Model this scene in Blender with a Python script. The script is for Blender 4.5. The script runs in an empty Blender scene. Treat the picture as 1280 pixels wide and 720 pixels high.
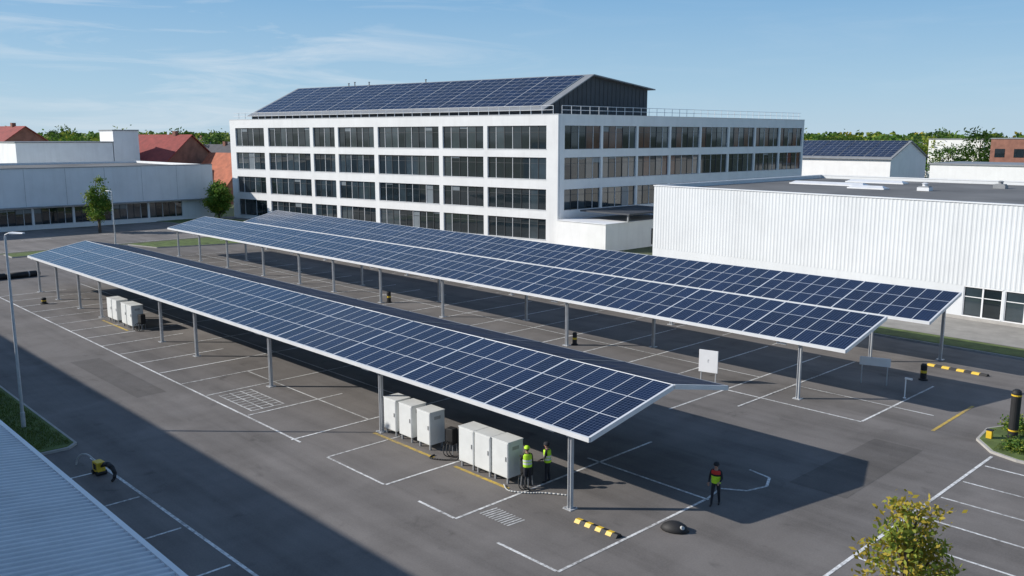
import bpy, bmesh, math, random
from mathutils import Vector, Matrix, Euler
random.seed(7)
scene=bpy.context.scene
COL=scene.collection
V=Vector

# ------------------------------------------------------------ materials
def nt(name):
    m=bpy.data.materials.new(name); m.use_nodes=True
    t=m.node_tree; b=t.nodes['Principled BSDF']
    return m,t,b
def N(t,typ,**kw):
    n=t.nodes.new(typ)
    for k,v in kw.items():
        if k=='inp':
            for a,c in v.items(): n.inputs[a].default_value=c
        else: setattr(n,k,v)
    return n
def math_(t,op,a,b=None,c=None,clamp=False):
    n=t.nodes.new('ShaderNodeMath'); n.operation=op; n.use_clamp=clamp
    for i,x in enumerate((a,b,c)):
        if x is None: continue
        if isinstance(x,(int,float)): n.inputs[i].default_value=x
        else: t.links.new(x,n.inputs[i])
    return n.outputs[0]
def mix_(t,fac,a,b,mode='MIX'):
    n=t.nodes.new('ShaderNodeMix'); n.data_type='RGBA'; n.blend_type=mode
    for i,x in ((0,fac),(6,a),(7,b)):
        if isinstance(x,(int,float)): n.inputs[i].default_value=x
        elif isinstance(x,tuple): n.inputs[i].default_value=(x[0],x[1],x[2],1)
        else: t.links.new(x,n.inputs[i])
    return n.outputs[2]
def noise_(t,scale,detail=4,rough=.55,vec=None,dist=0):
    n=N(t,'ShaderNodeTexNoise',inp={'Scale':scale,'Detail':detail,'Roughness':rough,'Distortion':dist})
    if vec is not None: t.links.new(vec,n.inputs['Vector'])
    return n.outputs['Fac']
def ramp_(t,fac,lo,hi,a=0.,b=1.):
    n=N(t,'ShaderNodeMapRange',inp={'From Min':lo,'From Max':hi,'To Min':a,'To Max':b}); t.links.new(fac,n.inputs[0]); return n.outputs[0]
def wpos(t,scale=(1,1,1),rot=(0,0,0)):
    g=N(t,'ShaderNodeNewGeometry'); m=N(t,'ShaderNodeMapping'); m.inputs['Scale'].default_value=scale; m.inputs['Rotation'].default_value=rot
    t.links.new(g.outputs['Position'],m.inputs['Vector']); return m.outputs[0]
def mat(name,col,rough=.6,metal=0.,var=.15,scale=2.,bump=0.,bscale=30.,spec=.5,dirt=0.,ior=None):
    m,t,b=nt(name)
    p=wpos(t)
    f=noise_(t,scale,5,.6,p)
    f=ramp_(t,f,.3,.7,1-var,1+var)
    n=t.nodes.new('ShaderNodeVectorMath'); n.operation='SCALE'; n.inputs[0].default_value=col[:3]; t.links.new(f,n.inputs['Scale'])
    out=n.outputs[0]
    if dirt>0:
        ps=wpos(t,(1.3,1.3,.12)); d=noise_(t,1.0,5,.6,ps); d=ramp_(t,d,.5,.8,0,dirt)
        out=mix_(t,d,out,(col[0]*.45,col[1]*.43,col[2]*.4))
    t.links.new(out,b.inputs['Base Color'])
    b.inputs['Roughness'].default_value=rough; b.inputs['Metallic'].default_value=metal
    b.inputs['Specular IOR Level'].default_value=spec
    if ior: b.inputs['IOR'].default_value=ior
    if bump>0:
        bn=N(t,'ShaderNodeBump',inp={'Strength':bump,'Distance':.02}); t.links.new(noise_(t,bscale,4,.6,p),bn.inputs['Height']); t.links.new(bn.outputs[0],b.inputs['Normal'])
    return m
def asphalt(name,base=.085):
    m,t,b=nt(name)
    p=wpos(t)
    big=noise_(t,.05,5,.6,p,.6)
    med=noise_(t,.35,5,.6,p,.4)
    streak=noise_(t,1.0,6,.6,wpos(t,(.04,.7,1)),.3)
    streak2=noise_(t,1.0,5,.6,wpos(t,(.5,.06,1)),.3)
    fine=noise_(t,14,3,.7,p)
    f=math_(t,'ADD',ramp_(t,big,.3,.7,.84,1.14),ramp_(t,med,.35,.75,.09,-.12))
    f=math_(t,'ADD',f,ramp_(t,streak,.45,.75,.0,-.30))
    f=math_(t,'ADD',f,ramp_(t,streak2,.5,.8,.0,-.14))
    spot=noise_(t,.8,3,.5,p,.6); f=math_(t,'ADD',f,ramp_(t,spot,.64,.78,.0,-.28))
    light=noise_(t,.15,4,.6,wpos(t,(1,1,1),(0,0,.7)),.6); f=math_(t,'ADD',f,ramp_(t,light,.54,.70,.0,.14))
    f=math_(t,'ADD',f,ramp_(t,fine,.3,.7,-.10,.10))
    f=math_(t,'MAXIMUM',f,.35)
    n=t.nodes.new('ShaderNodeVectorMath'); n.operation='SCALE'; n.inputs[0].default_value=(base*1.07,base*.985,base*.92); t.links.new(f,n.inputs['Scale'])
    t.links.new(n.outputs[0],b.inputs['Base Color'])
    b.inputs['Specular IOR Level'].default_value=.25
    t.links.new(ramp_(t,med,.3,.7,.75,.95),b.inputs['Roughness'])
    bn=N(t,'ShaderNodeBump',inp={'Strength':.35,'Distance':.01}); t.links.new(noise_(t,45,3,.7,p),bn.inputs['Height']); t.links.new(bn.outputs[0],b.inputs['Normal'])
    return m
def paint(name,col,under=(.14,.13,.12),lo=.68,hi=.98,mx=.85):
    m,t,b=nt(name); p=wpos(t)
    w=noise_(t,5,6,.75,p); w2=noise_(t,.35,3,.6,p)
    f=math_(t,'ADD',w,math_(t,'MULTIPLY',w2,.6))
    f=ramp_(t,f,lo,hi,.0,mx)
    t.links.new(mix_(t,f,col,under),b.inputs['Base Color']); b.inputs['Roughness'].default_value=.7
    return m
def pv(name,pw=1.03,ph=1.7,cu=6,cv=10,rough=.10,spec=.24,fw=.021,fc=(.62,.65,.69),cc=(.09,.12,.19)):
    m,t,b=nt(name)
    uv=N(t,'ShaderNodeUVMap',uv_map='UVMap'); s=N(t,'ShaderNodeSeparateXYZ'); t.links.new(uv.outputs[0],s.inputs[0])
    def edge(o,period,half):
        x=math_(t,'DIVIDE',o,period); fr=math_(t,'FRACT',x); d=math_(t,'MINIMUM',fr,math_(t,'SUBTRACT',1.,fr))
        return math_(t,'LESS_THAN',d,half/period), math_(t,'FLOOR',x)
    fu,iu=edge(s.outputs[0],pw,fw); fv,iv=edge(s.outputs[1],ph,fw)
    eu,ju=edge(s.outputs[0],pw/cu,.007); ev,jv=edge(s.outputs[1],ph/cv,.007)
    frame=math_(t,'MAXIMUM',fu,fv); cell=math_(t,'MAXIMUM',eu,ev)
    cmb=N(t,'ShaderNodeCombineXYZ'); t.links.new(iu,cmb.inputs[0]); t.links.new(iv,cmb.inputs[1])
    wn=N(t,'ShaderNodeTexWhiteNoise'); t.links.new(cmb.outputs[0],wn.inputs['Vector'])
    cmb2=N(t,'ShaderNodeCombineXYZ'); t.links.new(ju,cmb2.inputs[0]); t.links.new(jv,cmb2.inputs[1])
    wn2=N(t,'ShaderNodeTexWhiteNoise'); t.links.new(cmb2.outputs[0],wn2.inputs['Vector'])
    a=mix_(t,wn.outputs['Value'],(.0025,.006,.022),(.005,.013,.045))
    a=mix_(t,math_(t,'MULTIPLY',wn2.outputs['Value'],.4),a,(.008,.018,.06))
    c=mix_(t,cell,a,cc); c=mix_(t,frame,c,fc)
    t.links.new(c,b.inputs['Base Color'])
    t.links.new(math_(t,'ADD',rough,math_(t,'MULTIPLY',frame,.3)),b.inputs['Roughness'])
    b.inputs['Specular IOR Level'].default_value=spec
    return m
def leafmat(name,c1,c2):
    m,t,b=nt(name); p=wpos(t)
    f=ramp_(t,noise_(t,1.3,3,.6,p),.3,.7)
    t.links.new(mix_(t,f,c1,c2),b.inputs['Base Color']); b.inputs['Roughness'].default_value=.65
    b.inputs['Specular IOR Level'].default_value=.25
    tr=N(t,'ShaderNodeBsdfTranslucent'); t.links.new(mix_(t,f,c1,c2),tr.inputs['Color'])
    mx=N(t,'ShaderNodeMixShader'); mx.inputs[0].default_value=.35
    o=t.nodes['Material Output']; t.links.new(b.outputs[0],mx.inputs[1]); t.links.new(tr.outputs[0],mx.inputs[2]); t.links.new(mx.outputs[0],o.inputs['Surface'])
    return m

M={}
M['asphalt']=asphalt('asphalt_material',.165)
M['asphalt_dark']=asphalt('asphalt_dark_material',.125)
M['asphalt_light']=asphalt('road_material',.20)
M['white_line']=paint('white_line_paint',(.82,.82,.80))
M['faint_line']=paint('worn_line_paint',(.72,.72,.70),(.17,.165,.155),.66,.98,.85)
M['yellow_line']=paint('yellow_line_paint',(.62,.42,.06))
M['pv']=pv('solar_cell_material')
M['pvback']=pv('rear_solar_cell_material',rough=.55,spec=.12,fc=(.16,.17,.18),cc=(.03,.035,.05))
M['pvroof']=pv('roof_solar_material',1.6,1.05,6,4,fc=(.45,.48,.52))
M['alu']=mat('aluminium',(.78,.79,.80),.42,.2,.06,1)
M['steel']=mat('galvanised_steel',(.52,.53,.54),.5,.25,.12,3,dirt=.25)
M['under']=mat('panel_underside',(.10,.10,.11),.6,0,.1,1)
M['white']=mat('white_render',(.80,.80,.79),.8,0,.05,.35,dirt=.14,bump=.1,bscale=8)
M['whitec']=mat('white_cladding',(.68,.70,.71),.55,0,.05,.25,dirt=.14,spec=.35)
M['offwhite']=mat('grey_white_render',(.76,.77,.78),.8,0,.06,.3,dirt=.15)
M['dgrey']=mat('dark_grey_cladding',(.055,.06,.07),.6,0,.15,.5)
M['mgrey']=mat('mid_grey_metal',(.25,.26,.27),.5,0,.12,.8)
M['roofg']=mat('grey_roof_felt',(.15,.148,.145),.85,0,.3,.12,bump=.2,bscale=3)
M['glass']=mat('dark_window_glass',(.014,.022,.027),.04,0,.3,.35,ior=1.7)
M['glass2']=mat('mid_window_glass',(.035,.052,.062),.05,0,.3,.35,ior=1.9)
M['glass3']=mat('window_blind',(.20,.23,.25),.3,0,.1,.6)
M['glass_refl']=mat('red_reflection_glass',(.085,.034,.024),.08,0,.4,.8,ior=1.7)  # reflection of red buildings painted into the pane colour
M['frame']=mat('window_frame',(.66,.67,.68),.5,0,.05,2)
M['framed']=mat('dark_window_frame',(.06,.065,.07),.5,0,.05,2)
M['concrete']=mat('concrete',(.38,.365,.34),.85,0,.15,1.5,bump=.2,bscale=20)
M['paving']=mat('paving',(.29,.275,.25),.85,0,.18,.7,bump=.2,bscale=12)
M['grass']=mat('grass_turf',(.095,.135,.033),.9,0,.4,1.2,bump=.8,bscale=25)
M['field']=mat('open_ground',(.10,.12,.055),.95,0,.45,.02)
M['blade']=leafmat('grass_blade',(.09,.14,.03),(.14,.18,.05))
M['bark']=mat('bark',(.10,.075,.055),.9,0,.3,8,bump=.6,bscale=40)
M['ribroof']=mat('ribbed_metal_roof',(.60,.62,.64),.42,.15,.10,.5,dirt=.2)
M['redroof']=mat('red_brown_tiles',(.28,.05,.04),.75,0,.25,.8)
M['orangeroof']=mat('orange_tiles',(.40,.12,.06),.8,0,.25,.8)
M['darkroof']=mat('dark_slate',(.07,.07,.08),.7,0,.25,.8)
M['brick']=mat('brick_wall',(.26,.12,.085),.85,0,.25,.8)
M['cab']=mat('cabinet_paint',(.70,.715,.70),.5,0,.05,2,dirt=.10)
M['cabd']=mat('cabinet_vent',(.40,.40,.39),.55,0,.1,2)
M['black']=mat('black_rubber',(.015,.015,.016),.65,0,.2,4)
M['yellow']=mat('yellow_paint',(.72,.47,.03),.5,0,.1,4)
M['signw']=mat('sign_white',(.82,.82,.82),.5,0,.03,2)
M['skin']=mat('skin',(.42,.25,.18),.6,0,.05,10)
M['trouser']=mat('dark_trousers',(.02,.022,.03),.85,0,.2,10)
M['jacket']=mat('black_jacket',(.015,.015,.018),.8,0,.2,10)
M['hivis']=mat('hi_vis_fabric',(.50,.85,.03),.7,0,.1,8)
M['silver']=mat('reflective_band',(.7,.7,.68),.4,0,.05,8)
M['red']=mat('red_fabric',(.55,.03,.02),.7,0,.1,8)
M['hair']=mat('hair',(.03,.02,.015),.8,0,.2,20)
M['greyhose']=mat('pale_hose',(.50,.50,.48),.5,0,.1,5)
M['leafg']=leafmat('leaf_green',(.08,.17,.022),(.14,.25,.04))
M['leafd']=leafmat('leaf_dark_green',(.045,.10,.02),(.08,.15,.03))
M['leafy']=leafmat('leaf_yellow_green',(.20,.26,.035),(.30,.33,.05))
M['leafo']=leafmat('leaf_golden',(.36,.27,.03),(.45,.36,.05))

# ------------------------------------------------------------ builders
class MB:
    def __init__(s): s.v=[];s.f=[];s.m=[];s.uv=[];s.mats=[]
    def mi(s,k):
        if k not in s.mats: s.mats.append(k)
        return s.mats.index(k)
    def face(s,pts,m,uv=None):
        b=len(s.v); s.v.extend([tuple(p) for p in pts]); s.f.append(tuple(range(b,b+len(pts)))); s.m.append(s.mi(m)); s.uv.append(uv)
    def hexa(s,P,m):
        b=len(s.v); s.v.extend([tuple(p) for p in P]); k=s.mi(m)
        for q in ((3,2,1,0),(4,5,6,7),(0,1,5,4),(1,2,6,5),(2,3,7,6),(3,0,4,7)):
            s.f.append(tuple(b+i for i in q)); s.m.append(k); s.uv.append(None)
    def box(s,x0,y0,z0,x1,y1,z1,m):
        if x1<x0:x0,x1=x1,x0
        if y1<y0:y0,y1=y1,y0
        s.hexa([(x0,y0,z0),(x1,y0,z0),(x1,y1,z0),(x0,y1,z0),(x0,y0,z1),(x1,y0,z1),(x1,y1,z1),(x0,y1,z1)],m)
    def obox(s,o,d,n,s0,s1,t0,t1,z0,z1,m):
        o=V(o);d=V(d);n=V(n);z=V((0,0,1))
        c=[o+d*a+n*b for a,b in ((s0,t0),(s1,t0),(s1,t1),(s0,t1))]
        P=[p+z*z0 for p in c]+[p+z*z1 for p in c]
        if d.cross(n).z<0: P=[P[3],P[2],P[1],P[0],P[7],P[6],P[5],P[4]]
        s.hexa(P,m)
    def prism(s,poly,z0,z1,m,mtop=None):
        n=len(poly); b=len(s.v)
        s.v.extend([(p[0],p[1],z0) for p in poly]+[(p[0],p[1],z1) for p in poly])
        for i in range(n):
            j=(i+1)%n; s.f.append((b+i,b+j,b+n+j,b+n+i)); s.m.append(s.mi(m)); s.uv.append(None)
        s.f.append(tuple(b+n+i for i in range(n))); s.m.append(s.mi(mtop or m)); s.uv.append(None)
        s.f.append(tuple(b+i for i in reversed(range(n)))); s.m.append(s.mi(m)); s.uv.append(None)
    def tube(s,p0,p1,r0,r1=None,n=8,m='steel',caps=True):
        if r1 is None:r1=r0
        p0=V(p0);p1=V(p1);a=(p1-p0)
        if a.length<1e-6:return
        a.normalize(); u=a.orthogonal().normalized(); w=a.cross(u)
        b=len(s.v)
        for p,r in ((p0,r0),(p1,r1)):
            for i in range(n):
                th=2*math.pi*i/n; s.v.append(tuple(p+(u*math.cos(th)+w*math.sin(th))*r))
        k=s.mi(m)
        for i in range(n):
            j=(i+1)%n; s.f.append((b+i,b+j,b+n+j,b+n+i)); s.m.append(k); s.uv.append(None)
        if caps:
            s.f.append(tuple(b+i for i in reversed(range(n)))); s.m.append(k); s.uv.append(None)
            s.f.append(tuple(b+n+i for i in range(n))); s.m.append(k); s.uv.append(None)
    def path(s,pts,r,n=8,m='black'):
        rr=r if isinstance(r,(list,tuple)) else [r]*len(pts)
        for i in range(len(pts)-1): s.tube(pts[i],pts[i+1],rr[i],rr[i+1],n,m)
    def lathe(s,prof,c=(0,0,0),n=16,m='black',sx=1,sy=1):
        b=len(s.v)
        for r,z in prof:
            for i in range(n):
                th=2*math.pi*i/n; s.v.append((c[0]+r*sx*math.cos(th),c[1]+r*sy*math.sin(th),c[2]+z))
        for k in range(len(prof)-1):
            for i in range(n):
                j=(i+1)%n; s.f.append((b+k*n+i,b+k*n+j,b+(k+1)*n+j,b+(k+1)*n+i)); s.m.append(s.mi(m)); s.uv.append(None)
        s.f.append(tuple(b+(len(prof)-1)*n+i for i in range(n))); s.m.append(s.mi(m)); s.uv.append(None)
        s.f.append(tuple(b+i for i in reversed(range(n)))); s.m.append(s.mi(m)); s.uv.append(None)
    def mesh(s,name,off=(0,0,0)):
        me=bpy.data.meshes.new(name)
        me.from_pydata([(v[0]-off[0],v[1]-off[1],v[2]-off[2]) for v in s.v],[],s.f)
        for k in s.mats: me.materials.append(M[k])
        me.polygons.foreach_set('material_index',s.m)
        if any(u is not None for u in s.uv):
            l=me.uv_layers.new(name='UVMap')
            for p,u in zip(me.polygons,s.uv):
                if u:
                    for li,c in zip(p.loop_indices,u): l.data[li].uv=c
        me.update(); return me
    def obj(s,name,parent=None,world=False,loc=(0,0,0),smooth=False,bevel=0,**props):
        off=tuple(parent.location) if (world and parent) else (0,0,0)
        me=s.mesh(name,off)
        if smooth:
            for p in me.polygons:p.use_smooth=True
        o=bpy.data.objects.new(name,me); COL.objects.link(o)
        if parent:o.parent=parent
        o.location=loc
        for k,v in props.items(): o[k]=v
        if bevel>0:
            md=o.modifiers.new('Bevel','BEVEL'); md.width=bevel; md.segments=2; md.limit_method='ANGLE'
        return o
def thing(name,label,cat,loc=(0,0,0),rot=0,group=None):
    e=bpy.data.objects.new(name,None); COL.objects.link(e); e.location=loc; e.rotation_euler=(0,0,rot); e.empty_display_size=.5
    e['label']=label; e['category']=cat
    if group:e['group']=group
    return e
def dup(e,loc,rot=None):
    c=e.copy(); COL.objects.link(c); c.location=loc
    if rot is not None:c.rotation_euler=(0,0,rot)
    for ch in e.children:
        k=ch.copy(); COL.objects.link(k); k.parent=c
    return c

# ------------------------------------------------------------ ground
def sheet(name,poly,z,m,kind='structure'):
    b=MB(); b.face([(p[0],p[1],z) for p in poly],m); return b.obj(name,kind=kind)
S=4000
sheet('ground',[(-S,-S),(S,-S),(S,S),(-S,S)],0,'field')
sheet('parking_lot',[(-122,-30),(60,-30),(60,72),(-75,72),(-75,200),(-152,200),(-152,66),(-122,66)],.006,'asphalt')
sheet('road',[(-150.4,-40),(-123,-40),(-123,65.9),(-150.4,65.9)],.010,'asphalt_light')
def verge(name,poly,kerb=.14,h=.12):
    b=MB(); b.prism(poly,.006,h,'concrete')
    b.obj(name+'_kerb',kind='structure')
    n=len(poly)
    ins=[]
    sgn=1 if sum(poly[i][0]*poly[(i+1)%n][1]-poly[(i+1)%n][0]*poly[i][1] for i in range(n))>0 else -1
    for i in range(n):
        p=V(poly[i]).to_2d(); a=V(poly[i-1]).to_2d(); c=V(poly[(i+1)%n]).to_2d()
        e1=(p-a).normalized(); e2=(c-p).normalized()
        n1=V((-e1.y,e1.x))*sgn; n2=V((-e2.y,e2.x))*sgn
        bis=(n1+n2); bis=bis/max(bis.length,1e-5); k=kerb/max(.35,bis.dot(n1))
        ins.append((p.x+bis.x*k,p.y+bis.y*k))
    b=MB(); b.prism(ins,h-.02,h+.03,'grass'); b.obj(name,kind='structure')
verge('grass_verge',[(-100,-5),(-44.5,-5),(-43.0,7),(-42.8,12.2),(-43.3,12.7),(-100,12.9)])
verge('grass_island',[(-12.8,42.9),(-11.6,42.5),(-2,42.6),(20,42.6),(20,49.5),(-6,49.5),(-11,49.2),(-13.3,48.0),(-14.1,46.3),(-13.9,44.3)])
verge('grass_border',[(-32,63.4),(30,62.0),(30,64.9),(-32,66.2)])
verge('grass_median',[(-121,29),(-117.5,29),(-117.5,41.5),(-121,41.5)])
verge('grass_bed',[(-121,44),(-115,45.5),(-112,55),(-105,62),(-108,66),(-121,66)])
verge('grass_lawn',[(-151,60),(-141,62),(-138,72.5),(-149,70.8),(-151,70)])
sheet('pavement',[(-57,66.6),(30,66.6),(30,76),(-57,76)],.014,'paving')
sheet('footpath',[(-149.2,72.0),(-80,83.4),(-76,83.4),(-76,80),(-148,68)],.014,'paving')
b=MB()
for x0,y0,x1,y1 in [(-60,17.6,-49,19.4),(-17.5,33,-15.0,41),(-47,34.2,-38.5,36.2),(-72,35,-60,36.4),(-11.5,25,-7,27.8)]:
    b.face([(x0,y0,.010),(x1,y0+.1,.010),(x1-.1,y1,.010),(x0+.1,y1,.010)],'asphalt_dark')
b.obj('asphalt_patch',kind='structure')
# ------------------------------------------------------------ markings
L=MB()
def line(x0,y0,x1,y1,w=.12,m='white_line',z=.016):
    a=V((x0,y0,0));c=V((x1,y1,0));d=(c-a).normalized();n=V((-d.y,d.x,0))*w/2
    L.face([(a-n)[:2]+(z,),(c-n)[:2]+(z,),(c+n)[:2]+(z,),(a+n)[:2]+(z,)],m)
line(-18.9,20.2,-18.9,28.85);line(-21.9,20.2,-18.97,20.2);line(-25.3,28.95,-18.8,28.95)
line(-24.5,20.4,-24.6,32.8);line(-26.8,20.4,-24.57,20.4);line(-29.1,20.45,-29.0,27.5);line(-33.6,20.4,-29.17,20.4,.1);line(-33.6,20.47,-33.6,25.5,.1)
line(-90,20.75,-36.2,20.55,.12)
line(-50,24.9,-36.8,24.9,.09,'faint_line')
x=-36.8;k=0
while x>-92:
    line(x,20.7 if k else 20.4,x,33.2 if k%2==0 else 26.5,.12,'faint_line' if k%4==2 else 'white_line',.020); x-=4.95 if k<2 else 3.3; k+=1
line(-92,28.6,-36.8,28.6,.1,'faint_line',.024)
for i in range(9): line(-46.1+i*.47,21.2,-46.1+i*.47,23.1,.08,'faint_line')
for yy in (21.2,21.85,22.5,23.1): line(-46.2,yy,-42.3,yy,.08,'faint_line',.024)
for i in range(10): line(-24.2+i*.17,21.4,-24.12+i*.17,22.25,.08,'faint_line')
x=-27.1;k=0
while x>-108:
    line(x,37.6,x,54.4 if x>-60 else 51,.12,'white_line' if k%3 else 'faint_line'); x-=3.9;k+=1
line(-106,46.8,-27,46.8,.1,'faint_line',.024)
line(-27.0,43.0,-19.0,43.0,z=.020);line(-24.8,40.7,-24.8,54.6,z=.024);line(-19.0,43.1,-19.0,52.4);line(-24.7,46.7,-16.8,46.7,.1,z=.028)
x=-31
while x>-106:
    line(x,55.0,x,61.0,.1,'faint_line'); x-=4.1
pts=[(-19.1,30.3),(-18.2,30.9),(-17.9,31.9),(-18.3,32.8),(-19.4,33.0)]
for i in range(4): line(*pts[i],*pts[i+1],z=.016+.003*i)
line(-18.9,29.02,-19.1,30.2,.1,'faint_line')
line(-16.0,50,-15.9,44.2,.16,'yellow_line')
line(-12.5,21,-12.6,42.5,.13)
for yy in (41.0,38.4,36.0,33.5,31.0,28.5,26.0,23.5): line(-12.4,yy,-6.4,yy,.11)
line(-41,12.55,-22,12.75,.13)
for xx in (-39,-35,-31,-27,-23): line(xx,7,xx,12.45,.11)
for i in range(9): line(-136.5,-5+i*8,-136.5,-1+i*8,.15)
line(-123.6,-20,-123.6,64,.12)
L.obj('parking_markings',kind='structure')
b=MB()
for x0,x1 in ((-34.9,-30.2),(-28.7,-25.2),(-72.3,-67.0)):
    b.face([(x0,23.8,.018),(x1,23.8,.018),(x1,23.98,.018),(x0,23.98,.018)],'yellow_line')
b.obj('yellow_markings',kind='structure')

# ------------------------------------------------------------ solar canopies
def canopy(label,x0,x1,slopes,posts,rear,fy,ry,nb):
    e=thing('solar_canopy',label,'solar canopy',((x0+x1)/2,slopes[0][0][0],0),group='solar canopies over the car park')
    bw=(x1-x0)/nb
    for si,((ya,za),(yb,zb)) in enumerate(slopes):
        sl=V((0,yb-ya,zb-za)); ln=sl.length; d=sl/ln; nrm=V((0,-d.z,d.y))
        if nrm.z<0:nrm=-nrm
        npan=round(ln/1.7)
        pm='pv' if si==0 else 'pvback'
        for i in range(nb):
            a=x0+i*bw+.03; c=x0+(i+1)*bw-.03
            nc=max(1,round(bw/1.03))
            b=MB(); T=.05
            P=[V((a,ya,za)),V((c,ya,za)),V((c,yb,zb)),V((a,yb,zb))]
            dz=random.uniform(-.008,.008)
            top=[p+nrm*(T+dz*(1 if q in(0,3) else -1)) for q,p in enumerate(P)]
            off=i*7*1.03
            b.face(top,pm,[(off,si*17),(off+nc*1.03,si*17),(off+nc*1.03,npan*1.7+si*17),(off,npan*1.7+si*17)])
            b.face([P[3],P[2],P[1],P[0]],'under')
            for q in range(4):
                r=(q+1)%4; b.face([P[q],P[r],top[r],top[q]],'alu')
            b.obj('solar_panel_array',e,world=True)
        for i in range(nb+1):
            b=MB()
            xx=x0+i*bw; hw=.04
            A=V((xx,ya,za));B=V((xx,yb,zb))
            b.hexa([A+V((-hw,0,0)),A+V((hw,0,0)),B+V((hw,0,0)),B+V((-hw,0,0)),A+V((-hw,0,0))+nrm*.066,A+V((hw,0,0))+nrm*.066,B+V((hw,0,0))+nrm*.066,B+V((-hw,0,0))+nrm*.066],'alu' if si==0 else 'mgrey')
            b.obj('seam_strip',e,world=True)
        for f in (.06,.35,.64,.94):
            b=MB()
            c=V((0,ya,za))+sl*f-nrm*.07
            b.box(x0+.02,c.y-.05,c.z-.07,x1-.02,c.y+.05,c.z+.06,'steel')
            b.obj('purlin',e,world=True)
    ya,za=slopes[0][0]; yb,zb=slopes[-1][1]
    b=MB(); b.box(x0-.05,ya-.10,za-.13,x1+.05,ya-.012,za+.06,'alu'); b.obj('edge_beam',e,world=True)
    b=MB(); b.box(x0-.05,yb+.012,zb-.13,x1+.05,yb+.08,zb+.05,'mgrey' if len(slopes)>1 else 'alu'); b.obj('edge_beam',e,world=True)
    for xx in (x0-.04,x1+.04):
        b=MB()
        for (y0_,z0_),(y1_,z1_) in slopes:
            b.hexa([(xx-.03,y0_,z0_-.14),(xx+.03,y0_,z0_-.14),(xx+.03,y1_,z1_-.14),(xx-.03,y1_,z1_-.14),(xx-.03,y0_,z0_+.07),(xx+.03,y0_,z0_+.07),(xx+.03,y1_,z1_+.07),(xx-.03,y1_,z1_+.07)],'alu')
        b.obj('end_trim',e,world=True)
    def zat(y):
        for (y0_,z0_),(y1_,z1_) in slopes:
            if y0_-1e-6<=y<=y1_+1e-6: return z0_+(z1_-z0_)*(y-y0_)/(y1_-y0_)
        return slopes[0][0][1]
    def post(px,py):
        zt=zat(py)-.36
        b=MB(); w=.085
        b.box(px-w,py-w,.03,px-w+.025,py+w,zt,'steel'); b.box(px+w-.025,py-w,.03,px+w,py+w,zt,'steel'); b.box(px-w+.027,py-.025,.03,px+w-.027,py+.025,zt,'steel')
        b.box(px-.22,py-.22,.006,px+.22,py+.22,.03,'steel')
        for sx in (-.17,.17):
            for sy in (-.17,.17): b.tube((px+sx,py+sy,.03),(px+sx,py+sy,.07),.02,n=6,m='alu')
        b.obj('post',e,world=True)
    for px in posts:
        b=MB()
        for (y0_,z0_),(y1_,z1_) in slopes:
            y0b=y0_+.15; y1b=y1_-.02
            za_=zat(y0b)-.16; zb_=zat(y1b)-.16
            b.hexa([(px-.07,y0b,za_-.16),(px+.07,y0b,za_-.16),(px+.07,y1b,zb_-.22),(px-.07,y1b,zb_-.22),(px-.07,y0b,za_),(px+.07,y0b,za_),(px+.07,y1b,zb_),(px-.07,y1b,zb_)],'steel')
        b.obj('rafter',e,world=True)
        post(px,fy)
        b=MB(); lx=px-1.1; ly=fy-.1; lz=zat(ly)-.30
        b.box(lx-.3,ly-.07,lz-.06,lx+.3,ly+.07,lz,'signw'); b.tube((lx,ly,lz),(lx,ly,lz+.2),.02,n=6,m='alu')
        b.obj('lamp',e,world=True)
    for px in rear: post(px,ry)
    b=MB(); gy=fy+.25; gz=zat(gy)-.34
    b.tube((x0+.5,gy,gz),(x1-.5,gy,gz),.04,n=8,m='steel'); b.obj('conduit',e,world=True)
    return e
pa=[-22.1,-34.8,-45.9,-55.9,-61.6,-73.6,-78.7,-84.5,-89.8]
canopy('long blue solar canopy with shallow ridge on steel posts',-91.2,-20.85,[((23.95,3.3),(29.15,4.3)),((29.2,4.3),(33.2,3.45))],pa,pa[1:],24.3,31.8,12)
pb=[-23.3,-40.9,-54.6,-63.2,-70.8,-77,-84.3,-92.5,-99.5,-105.5]
canopy('long tilted blue solar canopy over marked parking bays',-107.5,-20.6,[((44.1,3.3),(48.9,4.4))],pb,[-36.4,-49,-60,-72,-84,-96],44.4,48.4,14)
pc=[-24.2,-40,-58,-74,-90,-104]
canopy('rearmost tilted solar canopy beside white buildings',-108.5,-20.4,[((54.7,3.3),(59.5,4.5))],pc,[-21.2]+pc[1:],55.4,59.2,14)

# ------------------------------------------------------------ main office building
C0=V((-80.5,85.3,0)); CL=V((-149.5,73.5,0)); CR=V((-79.0,147.3,0))
e=thing('office_building','large white four storey office with long ribbon windows','office building',tuple(C0))
df=(CL-C0).normalized(); nf=V((df.y,-df.x,0))
if nf.y>0:nf=-nf
LF=(CL-C0).length
dr=(CR-C0).normalized(); nr=V((dr.y,-dr.x,0))
if nr.x<0:nr=-nr
LR=(CR-C0).length
CB=CR+df*LF
rows=[(.6,3.45),(4.6,7.45),(8.7,11.66),(12.7,15.87)]
TOP=17.3; WT=.35
def facade(b,wins,o,d,n,length,bays,rows,top,m='white',pane=1.55,start=0.,end=0.,red_refl=0.):
    zs=[0.]+[z for r in rows for z in r]+[top]
    for i in range(0,len(zs),2):
        b.obox(o,d,n,start,length-end,-WT,0,zs[i],zs[i+1],m)
    for (z0,z1) in rows:
        prev=start
        for (s0,s1) in bays:
            if s0>prev: b.obox(o,d,n,prev,s0,-WT,0,z0,z1,m)
            prev=s1
            wins.append((o,d,n,s0,s1,z0,z1,pane,red_refl if z0>12 else red_refl*.25))
        if prev<length-end: b.obox(o,d,n,prev,length-end,-WT,0,z0,z1,m)
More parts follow.
